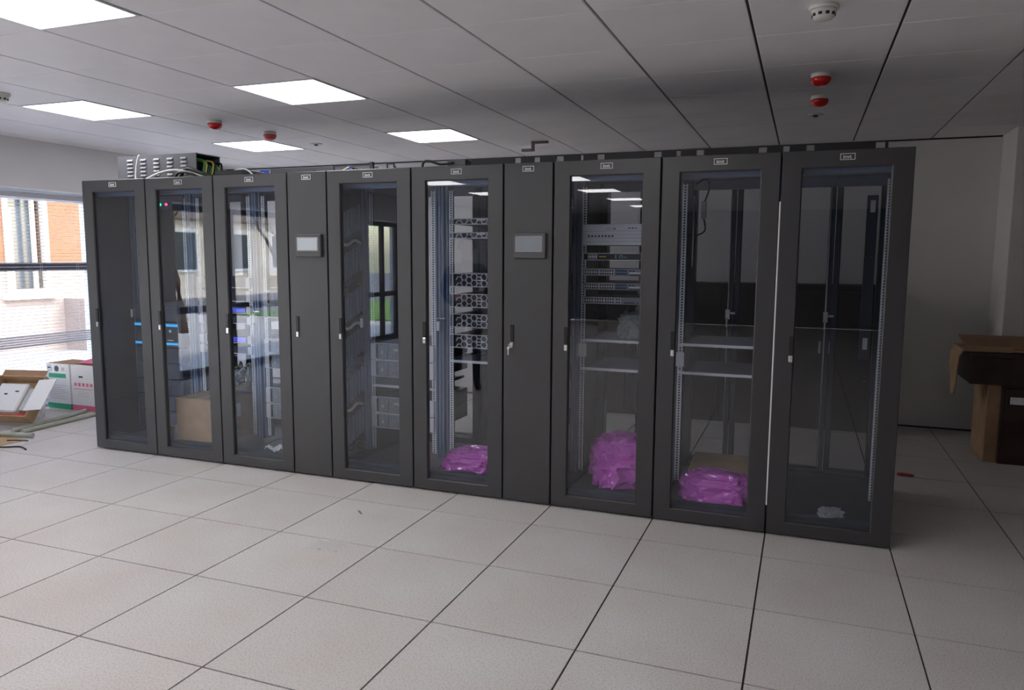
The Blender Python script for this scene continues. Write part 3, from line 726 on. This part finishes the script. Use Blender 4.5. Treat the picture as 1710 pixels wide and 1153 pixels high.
t = thing('grey_duct', 'long light grey cable duct behind the rack tops, left of the dark trunking', 'cable duct', (1.2, .60, ZR+.001))
part('duct_side', 'louver_grey', boxes((0, .85, 0, .006, 0, .11)), t); part('duct_back', 'louver_grey', boxes((0, .85, .114, .12, 0, .11)), t); part('duct_floor', 'louver_grey', boxes((0, .85, .006, .114, 0, .006)), t)
part('end_bracket', 'skirting', boxes((.85, .87, 0, .03, 0, .13)), t); part('end_bracket', 'skirting', boxes((.385, .40, -.008, 0, 0, .09)), t)
t = thing('wire_basket', 'open wire cable basket with black lead, on rack tops beside the first cooling unit', 'cable basket', (1.95, .30, ZR+.001))
for q in (0, .155, .30, .41, .46): part('upright', 'skirting', boxes((q, q+.008, 0, .008, 0, .072)), t)
part('top_wire', 'skirting', boxes((0, .31, 0, .006, .066, .072), (.41, .468, 0, .006, .066, .072)), t)
part('blue_tie', 'cable_blue', boxes((.135, .155, -.004, .01, .02, .06)), t); part('socket', 'paper_grey', boxes((.42, .46, .012, .04, 0, .06)), t)
part('loop', 'cable_white', lambda b: tube(b, spline([(.02, .02, 0), (.08, .02, .05), (.14, .02, .06), (.17, .02, .0)], 5), .006, 6), t)
part('lead', 'cable_black', lambda b: tube(b, spline([(.13, .0, .066), (.20, .0, .045), (.28, .0, .015), (.36, .0, .03), (.40, 0, .005)], 5), .007, 6), t)
cable('black_cable', 'cable_black', [(2.62, .3, 1.99), (2.63, .3, 2.05), (2.68, .3, 2.055), (2.75, .3, 2.035), (2.84, .3, 2.04)], .008, 'black cable curling into the end of the dark trunking', 'cable')
t = thing('cable_trunking', 'long dark cable trunking with gaps along the tops of the right-hand racks', 'cable trunking', (0, .30, ZR+.001))
GAPS = [(2.925, 2.962), (3.252, 3.292), (3.378, 3.415), (3.52, 3.563), (3.668, 3.685), (3.767, 3.812), (4.10, 4.144), (4.225, 4.251), (4.337, 4.379), (4.668, 4.711), (4.794, 4.826), (4.91, 4.949), (5.244, 5.288)]
part('end_box', 'louver_grey', boxes((2.80, 2.92, 0, .10, 0, .08)), t)
xs = [2.92]+[v for g in GAPS for v in g]+[5.302]
for a, b in zip(xs[0::2], xs[1::2]):
    if b-a > .004: part('trunk_panel', 'inner_black', boxes((a, b, 0, .012, 0, .074)), t)
part('top_rail', 'inner_black', boxes((2.92, 5.302, 0, .006, .074, .080)), t)
tag(part('paper_slip', 'paper_grey', boxes((3.535, 3.538, .25, .26, ZR+.001, 2.03), (3.535, 3.55, .25, .252, 2.02, 2.03))), 'thin grey cable tie standing up at the trunking gap by the second cooling unit', 'cable tie')

# ------------------------------------------------------------ behind and right of the racks
for k, (xa, l) in enumerate(((3.0, 'dark low cupboard behind the rack of network switches'), (3.85, 'dark low cupboard behind the shelf rack'), (4.7, 'dark low cupboard at the far wall behind the empty end rack'))):
    t = thing('low_cupboard', l, 'cupboard', (xa, 2.78, 0), 'dark low cupboards behind the racks')
    part('carcass', 'cupboard', boxes((0, .83, .02, .40, 0, 1.235)), t)
    for q in (0, 1):
        d = part('door', 'cupboard', boxes((.005+.4125*q, .4125*(q+1), 0, .02, .04, 1.2)), t, bevel=.003)
        part('knob', 'galvanised', boxes((.37+.07*q, .385+.07*q, -.02, 0, .66, .76)), d)
t = thing('wooden_desk', 'dark brown wooden desk with pale panel edge standing by the column', 'desk', (6.06, 2.06, 0))
part('desk_top', 'dark_wood', boxes((0, .95, 0, .62, .765, .80)), t, bevel=.004)
part('apron', 'dark_wood', boxes((.012, .93, .02, .60, .57, .765)), t, bevel=.003)
part('pedestal', 'dark_wood', boxes((.222, .70, .04, .58, 0, .57)), t, bevel=.003)
part('pale_edge', 'pale_wood', boxes((.135, .222, .06, .50, 0, .57)), t, bevel=.003)
part('drawer', 'dark_wood', boxes((.25, .68, .028, .04, .30, .55)), t, bevel=.003)
part('handle', 'galvanised', boxes((.27, .36, .016, .028, .44, .49)), t)
t = thing('cardboard_sheet', 'bent sheet of brown cardboard lying on the desk and drooping over its end', 'cardboard', (6.0, 2.10, .80))
def sheet(b):
    box(b, .02, .70, 0, .42, .004, .016); 
    v = box(b, .02, .32, -.03, 0, .004, .04)
part('top_flap', 'cardboard', sheet, t, bevel=.002)
part('raised_flap', 'cardboard_dark', lambda b: [setattr(v.co, 'z', v.co.z+(.06 if v.co.y > .2 else 0)) for v in box(b, .05, .55, .05, .40, .017, .027)], t)
def droop(b):
    pr = [(.02, .012), (-.008, -.04), (-.014, -.14), (-.010, -.22), (-.016, -.33)]
    wd = [(0, .36), (0, .34), (.0, .30), (.02, .25), (.06, .16)]
    A = [(b.verts.new((x, y0, z_)), b.verts.new((x, y1, z_)), b.verts.new((x+.008, y0, z_)), b.verts.new((x+.008, y1, z_))) for (x, z_), (y0, y1) in zip(pr, wd)]
    for P_, Q in zip(A, A[1:]):
        b.faces.new((P_[0], P_[1], Q[1], Q[0])); b.faces.new((P_[3], P_[2], Q[2], Q[3])); b.faces.new((P_[2], P_[0], Q[0], Q[2])); b.faces.new((P_[1], P_[3], Q[3], Q[1]))
    b.faces.new((A[-1][0], A[-1][1], A[-1][3], A[-1][2]))
part('hanging_flap', 'cardboard', droop, t)
t = thing('screwdriver', 'small red-handled tool lying on the floor beside the empty end rack', 'tool', (5.58, 1.50, .012))
part('grip', 'red_print', lambda b: tube(b, [(0, 0, 0), (.02, -.002, 0), (.09, -.016, 0), (.10, -.018, 0)], [.007, .011, .010, .006], 8), t)
part('shaft', 'galvanised', lambda b: tube(b, [(.10, -.018, 0), (.18, -.032, 0)], .003, 6), t)

# ------------------------------------------------------------ left clutter
def carton(name, label, loc, col, rotz):
    t = thing(name, label, 'carton', loc, 'white printed cartons by the window', (0, 0, rotz))
    part('body', 'paper', boxes((0, .30, 0, .28, 0, .43)), t, bevel=.003)
    part('base_band', col, boxes((-.001, .301, -.0015, .0, .004, .055), (.30, .3015, 0, .28, .004, .055)), t)
    part('top_flap', 'cardboard_dark', boxes((.01, .29, .02, .27, .43, .434)), t)
    return t
c1 = carton('printed_carton', 'white carton with green bands and round black mark under the blind', (-1.735, .95, 0), 'green_print', 0)
part('green_bar', 'green_print', boxes((.03, .25, -.0015, 0, .30, .34)), c1)
part('round_mark', 'ink', lambda b: tube(b, [(.135, 0, .385), (.135, -.0018, .385)], .028, 20), c1)
part('ring_mark', 'ink', lambda b: tube(b, [(.045+.026*math.cos(a), -.001, .385+.026*math.sin(a)) for a in [2*math.pi*q/16 for q in range(17)]], .0015, 5), c1)
part('arrow_mark', 'paper_grey', boxes((.20, .235, -.0015, 0, .365, .40)), c1)
part('leaf_mark', 'ink', boxes((.025, .055, -.0018, 0, .385, .398)), c1)
part('bird_mark', 'ink', boxes((.075, .11, -.0015, 0, .262, .272)), c1)
for q in range(7): part('print_line', 'paper_grey', boxes((.03, .26-.03*(q % 3), -.0012, 0, .10+.021*q, .104+.021*q)), c1)
c2 = carton('printed_carton', 'white carton with pink base band beside the first rack', (-1.425, .955, 0), 'pink_print', 0)
part('bird_mark', 'ink', boxes((.10, .15, -.0015, 0, .315, .33)), c2)
for q in range(5): part('letter_mark', 'pink_print', boxes((.04+.05*q, .07+.05*q, -.0012, 0, .235, .265)), c2)
part('print_line', 'pink_print', boxes((.03, .27, -.0012, 0, .205, .210)), c2)
for q in range(3): part('print_line', 'paper_grey', boxes((.08, .22, -.0012, 0, .14+.02*q, .143+.02*q)), c2)
part('pink_flap', 'pink_print', boxes((.05, .30, .10, .30, .436, .442)), c2, rot=(.12, 0, 0))
# open shipping box lying on its side
t = thing('open_carton', 'open brown cardboard carton tipped over, showing white inserts and red lining', 'carton', (-1.50, .16, .0), None, (0, 0, .12))
def tray(b):
    box(b, 0, .45, 0, .40, 0, .008); box(b, 0, .008, 0, .40, .008, .11); box(b, .442, .45, 0, .40, .008, .11); box(b, .008, .442, 0, .008, .008, .11); box(b, .008, .442, .392, .40, .008, .11)
q_ = part('carton_shell', 'cardboard', tray, t, rot=(math.radians(48), 0, math.radians(6)), loc=(0, .03, .04))
part('red_lining', 'red_print', boxes((.012, .438, .012, .09, .009, .030)), q_)
part('white_insert', 'paper', boxes((.03, .30, .06, .34, .012, .085)), q_, bevel=.012)
part('insert_mark', 'ink', boxes((.12, .15, .22, .235, .085, .0862)), q_); part('insert_mark', 'ink', boxes((.21, .245, .25, .262, .085, .0862)), q_)
part('grey_insert', 'paper_grey', boxes((.31, .43, .08, .30, .012, .07)), q_, bevel=.006)
part('side_flap', 'paper', boxes((.45, .64, .04, .34, .06, .066)), q_, rot=(0, math.radians(-10), 0))
part('top_flap', 'cardboard_dark', boxes((.02, .43, .40, .46, .1, .106)), q_)
t = thing('paper_heap', 'heap of white wrapping paper with black tape behind the open carton', 'paper', (-1.52, .56, 0))
hp = crumple('tmp', 'paper', (.12, .13, .33), (0, 0, 0), 'x', 'x', 41, .5, 0, None, 4); hp.name = 'wrapping'; hp.parent = t
for k_ in ('label', 'category'): del hp[k_]
part('black_tape', 'ink', boxes((-.10, -.02, -.02, .02, .30, .345), (-.07, -.055, -.03, .03, .345, .40)), t, rot=(0, .3, .2)); part('black_tape', 'ink', boxes((-.22, -.12, -.2, -.16, .22, .25)), t)
for pts, l in (([(-1.05, .10, .02), (-1.11, .45, .02), (-1.21, .92, .02)], 'long grey-green plastic pipe on the floor, nearest the printed cartons'),
               ([(-.94, .10, .02), (-.97, .42, .02), (-1.00, .92, .02)], 'long grey-green plastic pipe lying in the middle of three'),
               ([(-1.62, -.18, .0245), (-1.20, -.07, .0245), (-.73, .04, .0245)], 'grey-green plastic pipe lying across the others on the brown sheet')):
    cable('plastic_pipe', 'pipe_grey', pts, .019, l, 'pipe', 'grey-green plastic pipes on the floor')
tag(part('cardboard_scrap', 'cardboard', lambda b: [setattr(v.co, 'z', v.co.z) for v in box(b, -1.25, -.72, -.28, -.02, .0005, .004)]), 'flat brown cardboard sheet on the floor beside the pipes', 'cardboard')
cable('black_wire', 'cable_black', [(-1.0, -.34, .006), (-.68, -.27, .006), (-.55, -.205, .006), (-.43, -.245, .006)], .006, 'curved black wire on the floor in front of the cardboard sheet', 'wire', 'black wire offcuts on the floor')
cable('black_wire', 'cable_black', [(-.82, -.11, .008), (-.76, -.08, .008), (-.66, -.055, .008)], .004, 'short black wire beside the end of a grey pipe', 'wire', 'black wire offcuts on the floor')
cable('black_wire', 'cable_black', [(-.25, .52, .004), (-.18, .60, .004), (-.08, .62, .004)], .003, 'thin dark wire on the floor beside the first rack', 'wire', 'black wire offcuts on the floor')
# bits on the floor
def fl(bm):
    g = []
    for i in range(13):
        for_j = []
        for j in range(9):
            x = -.085+.17*i/12; y = -.06+.12*j/8
            s_ = 1+.12*noise.noise(Vector((i*.4, j*.4, 2)))
            for_j.append(bm.verts.new((x*s_, y*s_, .002+.009*abs(noise.noise(Vector((i*.5, j*.6, .3)))))))
        g.append(for_j)
    for i in range(12):
        for j in range(8): bm.faces.new((g[i][j], g[i+1][j], g[i+1][j+1], g[i][j+1])).smooth = True
ff = part('plastic_film', 'floor_film', fl, loc=(2.75, -1.0, 0), rot=(0, 0, .1)); tag(ff, 'small scrap of clear plastic film on the open tiled floor', 'plastic film')
tag(part('wood_splinter', 'twig', lambda b: tube(b, [(-.02, .015, .004), (.0, .0, .006), (.025, -.018, .003)], [.003, .006, .002], 6), loc=(2.63, -.51, 0)), 'tiny brown splinter on the floor before the fourth rack', 'splinter')

# ------------------------------------------------------------ person standing off to the left, mirrored in the rack glass
def person(loc, rz):
    root = thing('person', 'person in dark jacket and trousers standing in front of the racks, mirrored in their glass', 'person', loc, None, (0, 0, rz))
    J = [('pel', (0, 0, .90), .135), ('wst', (0, 0, 1.02), .125), ('chs', (0, 0, 1.22), .150), ('nck0', (0, 0, 1.37), .085), ('nck', (0, .005, 1.43), .055), ('hd0', (0, .02, 1.49), .070), ('hd1', (0, .015, 1.56), .088), ('hd2', (0, .0, 1.62), .075)]
    pts = [j[1] for j in J]; rad = [j[2] for j in J]; E_ = [(i, i+1) for i in range(len(J)-1)]
    def add(p, r, fr): pts.append(p); rad.append(r); E_.append((fr, len(pts)-1)); return len(pts)-1
    for s in (-1, 1):
        a = add((s*.17, 0, 1.34), .075, 2); b = add((s*.25, -.03, 1.10), .055, a); c = add((s*.20, .12, .98), .045, b); d = add((s*.12, .20, 1.02), .034, c)
        h = add((s*.09, .235, 1.03), .036, d)
        for q in range(4): f1 = add((s*(.065-.004*q), .26+.004*q, 1.055-.018*q), .010, h); add((s*.03, .275, 1.055-.018*q), .0085, f1)
        f1 = add((s*.10, .25, 1.075), .011, h); add((s*.075, .27, 1.095), .009, f1)
        a = add((s*.095, 0, .84), .095, 0); b = add((s*.10, .01, .48), .062, a); c = add((s*.105, -.01, .10), .042, b); d = add((s*.11, .03, .045), .040, c); add((s*.125, .15, .032), .036, d)
    me = bpy.data.meshes.new('body'); me.from_pydata(pts, E_, [])
    o = link('body', me, root)
    sk = o.modifiers.new('skin', 'SKIN'); sk.use_smooth_shade = True
    for i, v in enumerate(me.skin_vertices[0].data): v.radius = (rad[i], rad[i]*(.72 if i < 3 else 1)); v.use_root = (i == 0)
    ss = o.modifiers.new('sub', 'SUBSURF'); ss.levels = 2; ss.render_levels = 2
    dg = bpy.context.evaluated_depsgraph_get(); m2 = bpy.data.meshes.new_from_object(o.evaluated_get(dg)); o.modifiers.clear(); o.data = m2
    m2.materials.clear()
    for n_ in ('jacket', 'trousers', 'skin', 'shoe'): m2.materials.append(MATS[n_])
    for p in m2.polygons:
        c = p.center; p.use_smooth = True
        p.material_index = 3 if c.z < .085 else 1 if c.z < .86 and abs(c.y) < .15 else 2 if c.z > 1.425 or (c.y > .205 and c.z > .9) else 0
    def hair(b):
        bmesh.ops.create_icosphere(b, subdivisions=3, radius=1)
        for v in b.verts:
            v.co = Vector((v.co.x*.092, v.co.y*.105-.012, v.co.z*.10+1.585))
            if v.co.y > .05 and v.co.z < 1.62: v.co.y = .05
            v.co.z = max(v.co.z, 1.50)
    part('hair', 'hair', hair, root)
    part('nose', 'skin', lambda b: tube(b, [(0, .085, 1.57), (0, .118, 1.535), (0, .09, 1.525)], [.008, .013, .008], 8), root)
    for s in (-1, 1):
        part('ear', 'skin', lambda b: tube(b, [(s*.088, .0, 1.585), (s*.098, .0, 1.56), (s*.086, .004, 1.53)], [.010, .016, .009], 8), root)
        part('eye', 'ink', lambda b: tube(b, [(s*.032-.011, .094, 1.568), (s*.032, .099, 1.570), (s*.032+.011, .094, 1.568)], [.003, .006, .003], 6), root)
    part('mouth', 'red_pale', lambda b: tube(b, [(-.022, .090, 1.503), (0, .098, 1.502), (.022, .090, 1.503)], [.003, .005, .003], 6), root)
person((1.50, -3.42, 0), -.5)

# ------------------------------------------------------------ outdoors
struct(part('ground', 'paving', boxes((-4.6, XN-.1, -40, 30, -.6, -.18), (-14, -4.6, -12.5, 2.0, -.6, -.18))))
struct(part('lawn', 'grass', boxes((-9.5, -4.6, -40, -12.5, -.6, -.14))))
struct(part('road', 'asphalt', boxes((-60, -14, -60, 40, -.7, -.2), (-14, -9.5, -60, -12.5, -.7, -.2), (-14, -4.6, 2.0, 30, -.6, -.19))))
t = thing('neighbour_building', 'sunlit building with orange upper wall, lower part coloured overexposed cream and white window outside', 'building', (-7.0, 0, -.2))
part('lower_wall', 'facade_cream', boxes((-.4, 0, 2.4, 4.36, 0, 1.52), (-.4, 0, 5.12, 9, 0, 1.52), (-.4, 0, 4.36, 5.12, 0, 1.0)), t)  # same wall as above; its overexposed look is put into the cream colour
part('upper_wall', 'facade_orange', boxes((-.4, 0, 2.4, 4.36, 1.52, 6), (-.4, 0, 5.12, 9, 1.52, 6), (-.4, 0, 4.36, 5.12, 2.75, 6)), t)
wf = part('window_frame', 'frame_beige', boxes((-.08, .03, 4.36, 4.44, 1.0, 2.75), (-.08, .03, 5.04, 5.12, 1.0, 2.75), (-.08, .03, 4.44, 5.04, 2.66, 2.75), (-.08, .03, 4.44, 5.04, 1.0, 1.08), (-.06, .0, 4.86, 4.91, 1.08, 2.66)), t)
part('glass', 'pane_dark', boxes((-.2, -.19, 4.44, 5.04, 1.0, 2.75)), wf); part('curtain', 'curtain', boxes((-.17, -.15, 4.50, 4.62, 1.05, 2.4)), wf)
part('sill', 'frame_white', boxes((0, .12, 4.28, 5.20, .92, 1.0)), t); part('step_block', 'facade_cream', boxes((0, .5, 5.35, 5.6, 0, .9)), t)
part('return_wall', 'facade_cream', boxes((-6, -.4, 2.4, 2.6, 0, 6)), t)
t = thing('apartment_block', 'tan apartment block across the lawn, mirrored in the rack glass', 'building', (-17, -26, -.2))
part('wall', 'facade_tan', boxes((-8, 0, 0, 27, 0, 11)), t)
for i in range(9):
    for j in range(3):
        f = part('window', 'frame_white', boxes((0, .06, 1.2+2.9*i, 2.7+2.9*i, 1.0+3.1*j, 2.6+3.1*j)), t)
        part('pane', 'pane_dark', boxes((.06, .07, 1.3+2.9*i, 2.6+2.9*i, 1.1+3.1*j, 2.5+3.1*j)), f)
for j in range(3): part('ledge', 'facade_cream', boxes((0, .3, 0, 27, 3.0+3.1*j, 3.25+3.1*j)), t)
def tree(loc, h, seed, label):
    rnd = random.Random(seed)
    t = thing('bare_tree', label, 'tree', loc, 'bare trees on the lawn')
    bmT = bmesh.new(); bmB = bmesh.new()
    def grow(bm, p, d, L, r, lv):
        pts = [p]; q = p.copy(); dd = d.copy()
        for k in range(4):
            dd = (dd+Vector((rnd.uniform(-.18, .18), rnd.uniform(-.18, .18), rnd.uniform(-.02, .12)))).normalized(); q = q+dd*L/4; pts.append(q.copy())
        tube(bm, pts, [r*(1-.11*k) for k in range(5)], 6 if lv < 2 else 4)
        if lv >= 4: return
        for k in range(3 if lv else 5):
            nd = (dd+Vector((rnd.uniform(-1, 1), rnd.uniform(-1, 1), rnd.uniform(-.1, .7)))*.85).normalized()
            grow(bmB, pts[rnd.choice((2, 3, 4))], nd, L*rnd.uniform(.55, .8), r*.5, lv+1)
    grow(bmT, Vector((0, 0, 0)), Vector((0, 0, 1)), h*.4, .10, 0)
    link('trunk', mesh_of(bmT, 'bark'), t); link('branches', mesh_of(bmB, 'bark'), t)
tree((-7.2, -8.2, -.18), 5.5, 3, 'bare branching tree on the paved yard, nearer the window wall'); tree((-8.6, -13.5, -.14), 6, 8, 'bare branching tree at the far end of the lawn')
